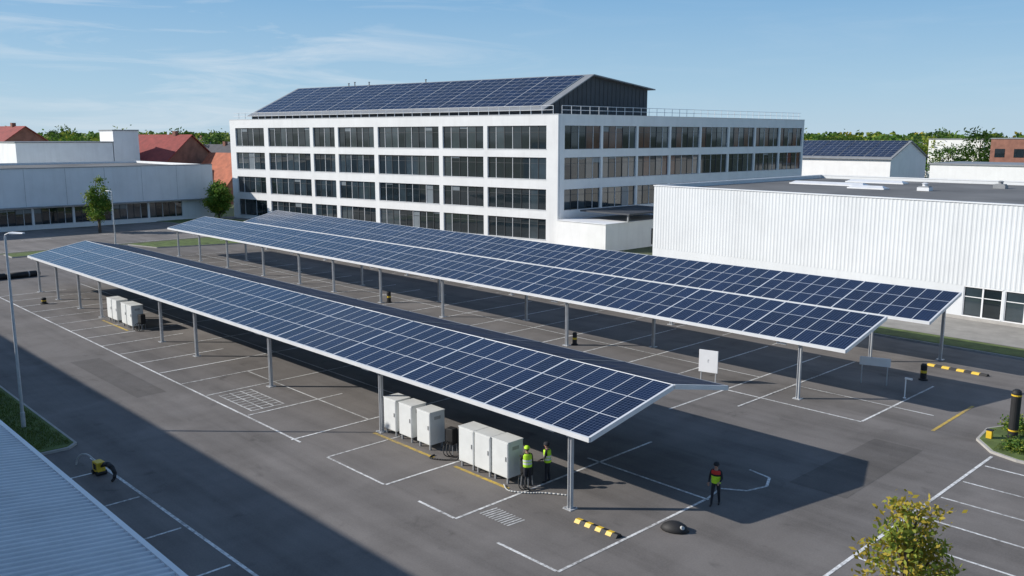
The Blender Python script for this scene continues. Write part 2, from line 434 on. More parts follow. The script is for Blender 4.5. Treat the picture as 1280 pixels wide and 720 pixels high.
def mkwin(parent,w,fm='frame'):
    o,d,n,s0,s1,z0,z1,pane,red_refl=w
    b=MB(); k=max(1,round((s1-s0)/pane)); pw=(s1-s0)/k; g=-.24
    for i in range(k):
        a=s0+i*pw; c=a+pw
        r=random.random(); gm='glass' if r<.66 else ('glass2' if r<.98 else 'glass3')
        if random.random()<red_refl: gm='glass_refl'
        zt=z1-.06; zb=z0+.08
        j0,j1,j2=(random.uniform(-.012,.012) for _ in range(3))
        def q(s,t,z): return o+d*s+n*t+V((0,0,z))
        b.face([q(c-.04,g+j0,zb),q(a+.04,g+j1,zb),q(a+.04,g+j2,zt),q(c-.04,g+j0-j1+j2,zt)] if d.cross(n).z>0 else [q(a+.04,g+j1,zb),q(c-.04,g+j0,zb),q(c-.04,g+j0-j1+j2,zt),q(a+.04,g+j2,zt)],gm)
        if random.random()<.10:
            h=random.uniform(.2,.8); b.obox(o,d,n,a+.06,c-.06,g+.014,g+.02,zt-h,zt-.01,'glass3')
        b.obox(o,d,n,a-.035 if i else a,a+.035,g-.02,g+.07,z0+.08,z1-.06,fm if i%2==0 else 'framed')
        b.obox(o,d,n,a+.04,c-.04,g+.022,g+.045,z0+(z1-z0)*.72,z0+(z1-z0)*.72+.05,'framed')
    b.obox(o,d,n,s1-.05,s1,g-.02,g+.07,z0+.08,z1-.06,fm)
    b.obox(o,d,n,s0,s1,g-.02,.05,z0,z0+.078,fm)
    b.obox(o,d,n,s0,s1,g-.02,g+.08,z1-.058,z1,'framed')
    b.obj('window',parent,world=True)
b=MB(); wins=[]
fb=[(.0266,.169),(.179,.2865),(.297,.474),(.486,.601),(.612,.686),(.697,.849),(.865,.978)]
facade(b,wins,C0,df,nf,LF,[(a*LF,c*LF) for a,c in fb],rows,TOP,pane=1.45)
rb=[(.020+i*.1222,.020+i*.1222+.1155) for i in range(8)]
facade(b,wins,C0,dr,nr,LR,[(a*LR,c*LR) for a,c in rb],rows,TOP,start=.353,pane=1.4,red_refl=.3)
dl=(CB-CL).normalized()
b.obox(CL,dl,V((-dl.y,dl.x,0)),.36,(CB-CL).length,-WT,0,0,TOP,'white')
b.obox(CB,(CR-CB).normalized(),V((0,1,0)),.36,LF-.4,-WT,0,0,TOP,'white')
b.obj('wall',e,world=True)
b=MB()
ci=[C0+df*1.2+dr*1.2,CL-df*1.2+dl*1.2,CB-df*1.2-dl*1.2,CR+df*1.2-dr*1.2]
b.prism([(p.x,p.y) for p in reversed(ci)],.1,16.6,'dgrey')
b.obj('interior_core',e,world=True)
b=MB()
cr=[C0+df*.4+dr*.4,CL-df*.4+dl*.4,CB-df*.4-dl*.4,CR+df*.4-dr*.4]
b.prism([(p.x,p.y) for p in reversed(cr)],16.65,16.85,'roofg')
b.obj('roof',e,world=True)
b=MB()
b.obox(C0,df,nf,-.08,LF+.05,-.42,.06,TOP,TOP+.06,'alu')
b.obox(C0,dr,nr,.43,LR+.05,-.42,.06,TOP,TOP+.06,'alu')
b.obj('parapet_cap',e,world=True)
for w in wins: mkwin(e,w)
b=MB()
def rail(o,d,n,s0,s1,t,z):
    s=s0
    while s<=s1+.01:
        p=o+d*s+n*t; b.tube((p.x,p.y,z),(p.x,p.y,z+1.1),.04,n=6,m='alu'); s+=1.8
    for h in (.55,1.1):
        a=o+d*s0+n*t; c=o+d*s1+n*t; b.tube((a.x,a.y,z+h),(c.x,c.y,z+h),.035,n=6,m='alu')
rail(C0,dr,nr,1,LR-1,-.3,TOP+.05); rail(C0,df,nf,1,LF-1,-.3,TOP+.05)
b.obj('railing',e,world=True)
P0=V((-85,86.6,0)); rA=V((-85,96.3,0)); rB=V((-85,109.8,0)); LN=62.0
zE,zR,zB=18.3,23.1,21.6
b=MB()
def at(p,z): return V((p.x,p.y,z))
for o_,rev in ((V((0,0,0)),False),(df*LN,True)):
    pts=[at(P0+o_,16.9),at(rB+o_,16.9),at(rB+o_,zB-.1),at(rA+o_,zR-.1),at(P0+o_,zE-.1)]
    b.face(pts if not rev else list(reversed(pts)),'dgrey')
b.face([at(P0,16.9),at(P0,zE-.1),at(P0+df*LN,zE-.1),at(P0+df*LN,16.9)],'dgrey')
b.face([at(rB,16.9),at(rB+df*LN,16.9),at(rB+df*LN,zB-.1),at(rB,zB-.1)],'dgrey')
for i in range(24):
    y=87.5+i*.93; zt=(zE+(zR-zE)*(y-86.6)/9.7) if y<96.3 else zR+(zB-zR)*(y-96.3)/13.5
    b.box(-84.99,y-.03,16.95,-84.95,y+.03,zt-.35,'framed')
b.obj('penthouse',e,world=True)
b=MB()
def slab(a0,a1,z0,z1,over0,over1,th,m):
    q=[at(a0,z0),at(a1,z1)]; d=(q[1]-q[0]).normalized()
    s=q[0]-d*over0; t=q[1]+d*over1
    f0=-df*.9; f1=df*(LN+.5)
    P=[s+f1,s+f0,t+f0,t+f1]
    b.hexa([p-V((0,0,th)) for p in P]+P,m)
slab(P0,rA,zE,zR,.6,0,.16,'mgrey'); slab(rA+V((0,.01,0)),rB,zR,zB,0,.7,.16,'mgrey')
b.obj('penthouse_roof',e,world=True)
sl=at(rA,zR)-at(P0,zE); ln=sl.length; sd=sl/ln; nn=df.cross(sd)
if nn.z<0:nn=-nn
nbay=10
for i in range(nbay):
    a=.4+i*(LN-.8)/nbay+.06; c=.4+(i+1)*(LN-.8)/nbay-.06
    b=MB(); s0=.3; s1=ln-.5; T=.12
    q=[at(P0,zE)+df*c+sd*s0,at(P0,zE)+df*a+sd*s0,at(P0,zE)+df*a+sd*s1,at(P0,zE)+df*c+sd*s1]
    top=[p+nn*T for p in q]; bot=[p+nn*.03 for p in q]
    b.face(top,'pvroof',[(i*8,0),(i*8+6.4,0),(i*8+6.4,9.45),(i*8,9.45)])
    b.face(list(reversed(bot)),'under')
    for k in range(4):
        r=(k+1)%4; b.face([bot[k],bot[r],top[r],top[k]],'alu')
    b.obj('solar_panel_array',e,world=True)
for s,h in ((31,.35),(44,.4),(47.5,.5),(49,.35)):
    b=MB(); p=at(rA,zR)+df*s; b.tube(p,(p.x,p.y,p.z+h),.1,n=8,m='mgrey'); b.tube((p.x,p.y,p.z+h),(p.x,p.y,p.z+h+.12),.17,n=8,m='mgrey'); b.obj('vent_pipe',e,world=True)
a2=thing('entrance_annex','low white entrance block with thin dark roof edge','building',(-76,86,0))
b=MB(); b.box(-79.9,84.6,0,-71.5,101,3.5,'white'); b.obj('wall',a2,world=True)
b=MB(); b.box(-79.9,84.5,3.502,-71.4,101.1,3.6,'offwhite'); b.obj('roof',a2,world=True)
b=MB(); b.box(-78.9,88,4.55,-70.5,100,4.75,'dgrey'); b.box(-71.2,88.4,3.602,-71.0,88.6,4.548,'mgrey'); b.box(-71.2,99.4,3.602,-71.0,99.6,4.548,'mgrey'); b.obj('awning',a2,world=True)
for i in range(3):
    b=MB(); b.box(-71.49,94+i*1.6+.05,.3,-71.44,95.6+i*1.6-.05,2.4,'glass'); b.box(-71.49,94+i*1.6-.045,.3,-71.38,94+i*1.6+.045,2.4,'framed'); b.obj('window',a2,world=True)

# ------------------------------------------------------------ warehouse with ribbed cladding
W0=V((-57.3,75.6,0)); W1=V((22,71.6,0))
e=thing('warehouse','low white warehouse with vertical ribbed cladding','warehouse',tuple(W0))
wd=(W1-W0).normalized(); wn=V((wd.y,-wd.x,0)); wl=(W1-W0).length
b=MB(); s=0; prof=[]; pitch=.36; dep=.022
while s<wl:
    prof+= [(s,0),(s+pitch*.40,0),(s+pitch*.56,dep),(s+pitch*.84,dep)]; s+=pitch
prof.append((wl,0))
for (a,ta),(c,tc) in zip(prof,prof[1:]):
    p=W0+wd*a+wn*ta; q=W0+wd*c+wn*tc
    b.face([(p.x,p.y,2.75),(q.x,q.y,2.75),(q.x,q.y,9.3),(p.x,p.y,9.3)],'whitec')
b.obox(W0,wd,wn,0,wl,-.3,-.005,2.75,9.3,'whitec')
b.obox(W0,wd,wn,0,wl,-.3,.02,0,.28,'concrete')
wb=[]; s=32.2
while s<wl-4: wb.append((s,s+2.9)); s+=3.1
prev=0
for s0,s1 in wb:
    b.obox(W0,wd,wn,prev,s0,-.3,.0,.282,2.748,'whitec'); prev=s1
b.obox(W0,wd,wn,prev,wl,-.3,0,.282,2.748,'whitec')
b.box(-57.3,75.95,0,-57.0,112,9.3,'whitec'); b.box(21.7,72,0,22,112,9.3,'whitec'); b.box(-57,111.7,0,21.7,112,9.3,'whitec')
b.obj('wall',e,world=True)
for s0,s1 in wb[:8]:
    b=MB(); g=-.12
    for i in range(2):
        a=s0+i*(s1-s0)/2; c=s0+(i+1)*(s1-s0)/2
        b.obox(W0,wd,wn,a+.05,c-.05,g-.02,g,.4,2.66,random.choice(['glass','glass2','glass2']))
        b.obox(W0,wd,wn,a-.06 if i else a,a+.06,g-.02,g+.08,.36,2.66,'signw')
    b.obox(W0,wd,wn,s1-.06,s1,g-.02,g+.08,.36,2.66,'signw')
    b.obox(W0,wd,wn,s0,s1,g-.02,.03,.284,.359,'signw')
    b.obox(W0,wd,wn,s0,s1,g-.02,.03,2.662,2.74,'signw')
    b.obox(W0,wd,wn,s0+.065,s1-.065,g+.002,g+.04,1.85,1.91,'signw')
    b.obj('window',e,world=True)
b=MB(); b.prism([(-57.0,76.0),(21.7,72.1),(21.7,111.6),(-57,111.6)],8.7,8.95,'roofg'); b.obj('roof',e,world=True)
b=MB(); b.obox(W0,wd,wn,-.05,wl,-.32,.09,9.302,9.40,'alu'); b.box(-57.35,76.0,9.302,-56.95,112,9.40,'alu'); b.box(-56.9,111.65,9.302,22,112.05,9.40,'alu'); b.obj('parapet_cap',e,world=True)
for (x,y,l,w) in ((-53,96,9,1.6),(-50,104,7,1.6),(-44,92,4,1.4)):
    b=MB(); b.box(x,y,8.952,x+l,y+w,9.1,'alu')
    b.hexa([(x+.1,y+.1,9.102),(x+l-.1,y+.1,9.102),(x+l-.1,y+w-.1,9.102),(x+.1,y+w-.1,9.102),(x+.4,y+w*.4,9.3),(x+l-.4,y+w*.4,9.3),(x+l-.4,y+w*.6,9.3),(x+.4,y+w*.6,9.3)],'alu')
    b.obj('skylight',e,world=True)
for (x,y,m) in ((-37,93,'alu'),(-24,84,'dgrey'),(-33,103,'mgrey'),(-12,95,'dgrey')):
    b=MB(); b.box(x,y,8.952,x+1.2,y+1.0,9.3,m); b.box(x+.1,y+.1,9.302,x+1.1,y+.9,9.42,'mgrey'); b.lathe([(.25,0),(.25,.2),(.36,.25),(.15,.35)],(x+.6,y+.5,9.42),10,m)
    b.obj('roof_vent',e,world=True)
# ------------------------------------------------------------ left low building
e=thing('low_office_building','long grey-white low building with ground floor window strip','office building',(-151,45,0))
b=MB(); O=V((-151,10,0)); D=V((0,1,0)); NX=V((1,0,0)); LL=60.5
wins=[]
bb=[]; s=1.0
while s<LL-6: bb.append((s,s+5.7)); s+=6.0
facade(b,wins,O,D,NX,LL,bb,[(.7,3.3)],9.5,'offwhite',1.1)
for i in range(1,10):
    b.box(-150.998,10+i*6.0-.02,3.7,-150.99,10+i*6.0+.02,9.45,'mgrey')
b.box(-185,10,0,-151.36,10.35,9.5,'offwhite'); b.box(-185,70.15,0,-151.36,70.5,9.5,'offwhite'); b.box(-185.35,10,0,-185,70.5,9.5,'offwhite')
b.obj('wall',e,world=True)
b=MB(); b.box(-184.9,10.4,8.9,-151.4,70.1,9.1,'roofg'); b.obj('roof',e,world=True)
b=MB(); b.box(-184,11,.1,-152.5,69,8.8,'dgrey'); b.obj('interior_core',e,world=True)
b=MB(); b.box(-151.4,10,9.502,-150.92,70.5,9.62,'mgrey')
b.obj('parapet_cap',e,world=True)
b=MB(); b.box(-150.995,10.5,3.5,-149.9,70,3.62,'mgrey'); b.obj('awning',e,world=True)
for w in wins: mkwin(e,w)
def block(label,x0,y0,x1,y1,z,m='offwhite',win=None,cat='building',name='commercial_building'):
    e=thing(name,label,cat,((x0+x1)/2,(y0+y1)/2,0))
    b=MB(); b.box(x0,y0,0,x1,y1,z,m); b.obj('wall',e,world=True)
    b=MB(); b.box(x0-.15,y0-.15,z+.002,x1+.15,y1+.15,z+.25,'mgrey'); b.obj('roof',e,world=True)
    if win:
        for z0,z1 in win:
            n=int((x1-x0)/4)
            for i in range(n):
                xx=x0+1+i*(x1-x0-1)/n; bq=MB(); bq.box(xx,y0-.05,z0,xx+2.2,y0-.002,z1,'glass'); bq.obj('window',e,world=True)
block('pale grey flat roofed block behind low building',-215,51.5,-198,70.4,13.1)
block('narrow white stair tower with flat roof',-206,70.6,-198,76.0,15.6)
block('white flat roofed hall behind the warehouse',-54,140,6,152,10.2,'white')
block('brown brick commercial block with flat roof',-75,230,-28,248,13.8,'brick',[(9.5,11.5)])
block('pale low commercial unit among trees',-66,196,-40,210,7.5,'whitec',[(4,6)])
block('long white distribution hall far off',-160,330,-100,350,12,'white')
block('white flat roofed hall among distant trees',-105,270,-85,285,13.5,'white')

def house(x,y,w,d,ze,zr,roofm,wallm,rot=0,label='pitched roof house among trees',group='houses beyond the offices'):
    e=thing('house',label,'house',(x,y,0),rot,group)
    b=MB()
    b.box(-w/2,-d/2,0,w/2,d/2,ze,wallm)
    for sx in (-1,1):
        p=[(sx*w/2,-d/2,ze),(sx*w/2,d/2,ze),(sx*w/2,0,zr)]
        b.face(p if sx>0 else p[::-1],wallm)
    b.obj('wall',e)
    b=MB(); ov=.5; k=(zr-ze)/(d/2)
    for sy in (-1,1):
        P=[(-w/2-ov,sy*(d/2+ov),ze-k*ov+.02),(w/2+ov,sy*(d/2+ov),ze-k*ov+.02),(w/2+ov,0,zr+.02),(-w/2-ov,0,zr+.02)]
        if sy>0:P=[P[1],P[0],P[3],P[2]]
        b.hexa(P+[(p[0],p[1],p[2]+.22) for p in P],roofm)
    b.obj('roof',e)
    b=MB(); b.box(w*.2,-.5,zr-1.2,w*.2+.9,.4,zr+1.0,'brick'); b.obj('chimney',e)
    nwin=max(2,int(w/3.2))
    for zz in ([1,4] if ze>5 else [1]):
        for i in range(nwin):
            xx=-w/2+ (i+.5)*w/nwin; b=MB(); b.box(xx-.6,-d/2-.05,zz,xx+.6,-d/2-.002,zz+1.3,'glass'); b.obj('window',e)
        for yy in (-d/4,d/4):
            b=MB(); b.box(w/2+.002,yy-.6,zz,w/2+.05,yy+.6,zz+1.3,'glass'); b.obj('window',e)
house(-204,84,17,16,8.6,14.6,'redroof','brick',math.radians(20),label='large red-brown roofed house behind low building')
house(-186,91,14,11,4.5,10.6,'orangeroof','brick',math.radians(8),label='orange tiled house with brick walls')
house(-242,61,20,15,11.5,16.6,'redroof','brick',math.radians(10),label='dark red roofed brick house among trees')
for x,y,r,m1,m2,s in ((-228,108,.3,'darkroof','white',1.15),(-243,120,-.2,'darkroof','brick',1.2),(-215,121,.1,'darkroof','white',1.0),(-262,98,.6,'redroof','white',1.2),(-290,130,.2,'darkroof','white',1.3),(-150,300,.4,'redroof','white',1.2),(-95,330,.1,'orangeroof','white',1.2),(-62,300,.8,'redroof','brick',1.1),(-120,420,.2,'darkroof','white',1.3),(-10,330,.5,'orangeroof','white',1.2)):
    house(x,y,13*s,10*s,6*s,10.5*s,m1,m2,r)
e=thing('solar_roof_hall','white gabled hall with blue solar roof','building',(-90,192,0))
b=MB(); x0,x1,y0,y1,ze,zr=-108,-78.5,183,201,9.9,13.3; ym=(y0+y1)/2
b.box(x0,y0,0,x1,y1,ze,'white')
for xx,rv in ((x1,False),(x0,True)):
    p=[(xx,y0,ze),(xx,y1,ze),(xx,ym,zr)]; b.face(p[::-1] if rv else p,'white')
b.obj('wall',e,world=True)
b=MB()
k=(zr-ze)/(ym-y0)
P=[(x0-.4,y0-.6,ze-.6*k+.02),(x1+.4,y0-.6,ze-.6*k+.02),(x1+.4,ym,zr+.02),(x0-.4,ym,zr+.02)]; b.hexa(P+[(p[0],p[1],p[2]+.2) for p in P],'mgrey')
P=[(x1+.4,y1+.6,ze-.6*k+.02),(x0-.4,y1+.6,ze-.6*k+.02),(x0-.4,ym,zr+.02),(x1+.4,ym,zr+.02)]; b.hexa(P+[(p[0],p[1],p[2]+.2) for p in P],'mgrey')
b.obj('roof',e,world=True)
for i in range(5):
    a=x0+.5+i*5.8; c=a+5.6
    b=MB()
    b.face([(a,y0+.2,ze+.35),(c,y0+.2,ze+.35),(c,ym-.4,zr+.2),(a,ym-.4,zr+.2)],'pvroof',[(i*8,0),(i*8+6.4,0),(i*8+6.4,9.45),(i*8,9.45)])
    b.obj('solar_panel_array',e,world=True)

# ------------------------------------------------------------ near ribbed roof building & unseen tall block
e=thing('workshop_building','workshop with pale grey ribbed metal roof','building',(-30,0,0))
b=MB(); pitch=.24; x=-75.
prof=[]
while x<12:
    prof+=[(x,0),(x+pitch*.5,0),(x+pitch*.62,.04),(x+pitch*.88,.04)]; x+=pitch
for (a,ta),(c,tc) in zip(prof,prof[1:]):
    b.face([(a,-.5,6.9+ta),(c,-.5,6.9+tc),(c,6.35,6.0+tc),(a,6.35,6.0+ta)],'ribroof')
b.obj('roof',e,world=True)
b=MB(); b.box(-75,-.5,0,12,6.0,5.8,'offwhite'); b.obj('wall',e,world=True)
b=MB(); b.box(-75,6.34,5.86,12,6.46,6.05,'alu'); b.obj('gutter',e,world=True)
b=MB(); b.box(-125,-16,0,12,-.52,12.8,'offwhite'); b.obj('unseen_upper_hall',e,world=True)  # taller part out of view, sized and lengthened to throw the lot's straight shadow
b=MB(); b.box(-125.2,-16.2,12.802,12.2,-.3,12.95,'mgrey'); b.obj('unseen_upper_roof',e,world=True)

# ------------------------------------------------------------ trees
def tree_meshes(name,h,rad,nclump,nleaf,ls,mats,trunk_h=.3,seed=1,shape='round',spread=.9):
    rnd=random.Random(seed)
    t=MB(); tr=h*.022+.04
    pts=[V((0,0,0))]
    for i in range(1,7): pts.append(V((rnd.uniform(-.03,.03)*h*.5*i/6,rnd.uniform(-.03,.03)*h*.5*i/6,h*.92*i/6)))
    for i in range(6): t.tube(pts[i],pts[i+1],tr*(1-i/6.5),tr*(1-(i+1)/6.5),7,'bark',caps=False)
    crown=MB(); cz=h*(1+trunk_h)/2; ch=h*(1-trunk_h)/2
    centers=[]
    for i in range(nclump):
        for _ in range(30):
            u=V((rnd.uniform(-1,1),rnd.uniform(-1,1),rnd.uniform(-1,1)))
            if u.length>1 or u.length<.35: continue
            if shape=='cone' and math.hypot(u.x,u.y)>(.25+.75*(1-(u.z+1)/2)): continue
            break
        centers.append(V((u.x*rad,u.y*rad,cz+u.z*ch)))
    for i,c in enumerate(centers):
        if i%3==0 or i<14:
            zz=max(trunk_h*h*.8,c.z-rad*.6); k=min(5.99,zz/(h*.92)*6); a=pts[int(k)].lerp(pts[int(k)+1],k%1)
            mid=(a+c)/2+V((0,0,-.05*h*.3)); r=tr*.3
            t.tube(a,mid,r,r*.6,5,'bark',caps=False); t.tube(mid,c,r*.6,r*.2,5,'bark',caps=False)
        mm=rnd.choices([m for m,_ in mats],[w for _,w in mats])[0]
        cr=rad*rnd.uniform(.2,.4)*spread
        for j in range(nleaf):
            d=V((rnd.gauss(0,1),rnd.gauss(0,1),rnd.gauss(0,.75)))*cr*.6
            p=c+d; a=V((rnd.gauss(0,1),rnd.gauss(0,1),rnd.gauss(0,1))).normalized(); bb=a.orthogonal().normalized()
            a=a*ls*rnd.uniform(.6,1.3); bb=bb*ls*rnd.uniform(.35,.7)
            m2=mm if rnd.random()<.8 else rnd.choice(mats)[0]
            crown.face([p-a,p-bb*.9,p+a,p+bb*.9],m2)
    return t.mesh(name+'_trunk'),crown.mesh(name+'_crown')
def place_tree(tm,loc,rot,sc,label,group=None):
    e=thing('tree',label,'tree',loc,rot,group); e.scale=(sc,sc,sc) if not isinstance(sc,tuple) else sc
    for nme,me in (('trunk',tm[0]),('crown',tm[1])):
        o=bpy.data.objects.new(nme,me); COL.objects.link(o); o.parent=e
    return e
tg=[('leafg',5),('leafd',2),('leafy',2)]; ty=[('leafy',5),('leafg',5)]; td=[('leafd',4),('leafg',4)]; to=[('leafy',6),('leafo',3),('leafg',2)]
T1=tree_meshes('a',8.4,1.9,70,60,.17,[('leafg',6),('leafy',3),('leafd',1)],.22,1,'cone')
T2=tree_meshes('b',6.0,1.9,80,90,.18,[('leafg',7),('leafy',2)],.12,2)
T3=tree_meshes('c',11,4.6,55,40,.36,tg,.12,3)
T4=tree_meshes('d',12,4.4,55,40,.36,td,.1,4)
T5=tree_meshes('e',10,4.4,55,40,.36,ty,.12,5)
T6=tree_meshes('f',10,4.2,50,40,.36,to,.12,6)
TN=tree_meshes('n',6.4,1.8,170,46,.08,[('leafo',7),('leafy',5)],.22,9,'cone',.58)
place_tree(T1,(-139.6,46.8,0),0,1.08,'slender green street tree beside low building')
place_tree(T2,(-146.0,69.0,.13),1,1.1,'round light green tree at the office corner')
place_tree(TN,(-7.3,19.4,0),.4,1.0,'young tree with sparse golden green autumn leaves')
rnd=random.Random(5)
a43=math.radians(43.7)
def FR(F,R): return (-math.cos(a43)*F+math.sin(a43)*R, math.sin(a43)*F+math.cos(a43)*R)
for i in range(80):
    px=rnd.uniform(-30,290) if i%2 else rnd.uniform(985,1310)
    Fd=rnd.uniform(240,335)
    x,y=FR(Fd,(px-640)/1116*Fd)
    sc=rnd.uniform(.85,1.35)
    place_tree(rnd.choices([T3,T4,T5,T6],[4,2,5,3])[0],(x,y,0),rnd.uniform(0,6.28),(sc*1.2,sc*1.2,sc*1.1),'leafy tree among houses beyond the offices','trees beyond the buildings')
w=MB()
for i in range(950):
    px=rnd.uniform(-250,1500); Fd=rnd.choice([rnd.uniform(340,460),rnd.uniform(460,700),rnd.uniform(700,1300)])
    x,y=FR(Fd,(px-640)/1116*Fd); sc=Fd/400
    hh=rnd.uniform(10,16)*(1+.12*(sc-1)); rr=rnd.uniform(5,9)*sc**.6
    mm=rnd.choices(['leafd','leafg','leafy','leafo'],[3,6,5,.8])[0]
    ls=1.3*sc**.7
    for j in range(60):
        u=V((rnd.gauss(0,.5),rnd.gauss(0,.5),rnd.uniform(0,1)))
        rz=math.sqrt(max(.05,1-(u.z-.35)**2*1.8)); p=V((x+u.x*rr*rz,y+u.y*rr*rz,u.z*hh))
        a=V((rnd.gauss(0,1),rnd.gauss(0,1),rnd.gauss(0,1))).normalized(); bb=a.orthogonal().normalized(); a*=ls;bb*=ls*.7
        w.face([p-a,p-bb,p+a,p+bb],mm if rnd.random()<.8 else 'leafd')
w.obj('woodland',kind='stuff')
def tufts(name,regions,n,h):
    g=MB()
    for i in range(n):
        x0,y0,x1,y1,z=rnd.choice(regions); x=rnd.uniform(x0,x1);y=rnd.uniform(y0,y1)
        a=rnd.uniform(0,6.28); hh=h*rnd.uniform(.5,1.4); dx=math.cos(a)*.02;dy=math.sin(a)*.02; lx=rnd.gauss(0,.05);ly=rnd.gauss(0,.05)
        g.face([(x-dx,y-dy,z),(x+dx,y+dy,z),(x+lx,y+ly,z+hh)],'blade')
    g.obj(name,kind='stuff')
tufts('grass_blades',[(-62,8.5,-43.3,12.4,.15),(-62,10,-43.3,12.4,.15)],9000,.12)
tufts('island_grass_blades',[(-12.8,43.2,-6,48.4,.15)],4500,.14)
def shrub(loc,r,label):
    e=thing('shrub',label,'shrub',loc); g=MB()
    for i in range(1100):
        u=V((rnd.gauss(0,.45),rnd.gauss(0,.45),abs(rnd.gauss(0,.4))))*r
        a=V((rnd.gauss(0,1),rnd.gauss(0,1),rnd.gauss(0,1))).normalized(); bb=a.orthogonal().normalized(); a*=.07;bb*=.04
        p=u; g.face([p-a,p-bb,p+a,p+bb],rnd.choice(['leafg','leafd','leafy']))
    g.obj('crown',e)
    g=MB()
    for i in range(7): g.tube((0,0,0),(rnd.uniform(-.4,.4)*r,rnd.uniform(-.4,.4)*r,.6*r),.02,.008,5,'bark')
    g.obj('stem',e)
shrub((-12.9,47.0,.14),.7,'low green shrub on kerbed island'); shrub((-12.0,43.9,.14),.5,'low green shrub on kerbed island')

# ------------------------------------------------------------ street furniture
def lamp(loc,h,rot,label):
    e=thing('street_lamp',label,'street lamp',loc,rot,'street lamps')
    b=MB(); b.lathe([(.15,0),(.15,.02),(.11,.03),(.11,.8),(.085,.85),(.055,h)],(0,0,0),12,'steel'); b.box(-.2,-.2,-.0,.2,.2,.02,'steel'); b.obj('pole',e)
    b=MB(); b.path([(0,0,h-.02),(0,0,h+.1),(.25,0,h+.2),(.6,0,h+.22)],.035,8,'steel'); b.obj('arm',e)
    b=MB(); b.hexa([(.35,-.13,h+.16),(1.15,-.1,h+.2),(1.15,.1,h+.2),(.35,.13,h+.16),(.35,-.13,h+.26),(1.15,-.06,h+.25),(1.15,.06,h+.25),(.35,.13,h+.26)],'signw'); b.obj('lamp_head',e,bevel=.02)
lamp((-47.4,11.5,.1),9.6,math.radians(30),'tall grey street lamp on grass verge')
lamp((-123.2,43.2,0),7.0,math.radians(200),'grey street lamp at the road edge')

def cabinet_proto(loc,label,group):
    e=thing('equipment_cabinet',label,'equipment cabinet',loc,0,group)
    w,d,h=1.0,.88,1.55
    b=MB(); b.box(-w/2,-d/2,.26,w/2,d/2,.26+h,'cab'); b.obj('body',e,bevel=.02)
    b=MB(); b.box(-w/2-.02,-d/2-.02,.26+h+.002,w/2+.02,d/2+.02,.26+h+.04,'cab'); b.obj('lid',e,bevel=.01)
    b=MB(); b.box(-w/2+.04,-d/2-.015,.30,w/2-.04,-d/2-.002,.23+h,'cab'); b.obj('door',e)
    b=MB(); b.box(w/2-.14,-d/2-.05,1.0,w/2-.11,-d/2-.017,1.2,'cabd'); b.obj('handle',e)
    b=MB(); b.box(w/2+.002,-d/2+.25,1.45,w/2+.010,d/2-.25,1.6,'cabd'); b.obj('vent',e)
    for sx in (-1,1):
        for sy in (-1,1):
            b=MB(); b.box(sx*(w/2-.12)-.04,sy*(d/2-.1)-.04,.0,sx*(w/2-.12)+.04,sy*(d/2-.1)+.04,.258,'mgrey'); b.obj('leg',e)
    return e
G1='equipment cabinets under the solar canopy'
cp=cabinet_proto((-34.1,24.75,.01),'pale grey equipment cabinet on short steel legs',G1)
for x,y in ((-32.85,24.75),(-31.45,24.75),(-28.15,24.55),(-27.08,24.55),(-26.02,24.6),(-71.6,24.7),(-70.5,24.7),(-68.6,24.7),(-67.5,24.7)): dup(cp,(x,y,.01))
def powerbox(loc,label):
    e=thing('cable_distributor',label,'electrical box',loc,.2,'cable boxes beside cabinets')
    b=MB(); b.box(-.2,-.2,.45,.2,.2,1.2,'black'); b.obj('body',e,bevel=.02)
    for sx in (-.16,.16):
        for sy in (-.14,.14):
            b=MB(); b.tube((sx*1.2,sy*1.2,0),(sx,sy,.45),.02,n=6,m='mgrey'); b.obj('leg',e)
    for k in range(3):
        p=[(.1-.1*k,-.2,.6)]
        for i in range(1,9):
            a=i/8; p.append((.1-.1*k+.5*a,-.2-.35*math.sin(a*3.1)-.1*k,.6*(1-a)**2+.04))
        b=MB(); b.path(p,.022,6,'black'); b.obj('cable',e)
for p in ((-30.1,24.9,.01),(-24.95,24.7,.01),(-66.5,24.8,.01),(-29.6,25.4,.01)): powerbox(p,'black cable distribution box with hanging hoses')
def hose(pts,r,m,label):
    e=thing('hose',label,'hose',(pts[0][0],pts[0][1],0))
    out=[]
    P=[V(p) for p in pts]; P=[P[0]]+P+[P[-1]]
    for i in range(1,len(P)-2):
        for k in range(6):
            t=k/6; out.append(.5*((2*P[i])+(-P[i-1]+P[i+1])*t+(2*P[i-1]-5*P[i]+4*P[i+1]-P[i+2])*t*t+(-P[i-1]+3*P[i]-3*P[i+1]+P[i+2])*t**3))
    out.append(P[-1]); b=MB(); b.path(out,r,7,m); b.obj('pipe',e,world=True,smooth=True)
hose([(-25.6,24.0,.05),(-25.0,23.7,.05),(-24.3,24.1,.05),(-23.8,24.6,.05),(-23.0,25.1,.05)],.03,'greyhose','pale grey hose lying on the asphalt')
hose([(-30.4,24.1,.04),(-30.2,23.7,.04),(-29.6,24.0,.04),(-29.2,24.4,.04),(-28.8,24.2,.3)],.035,'black','black hose between cabinets')

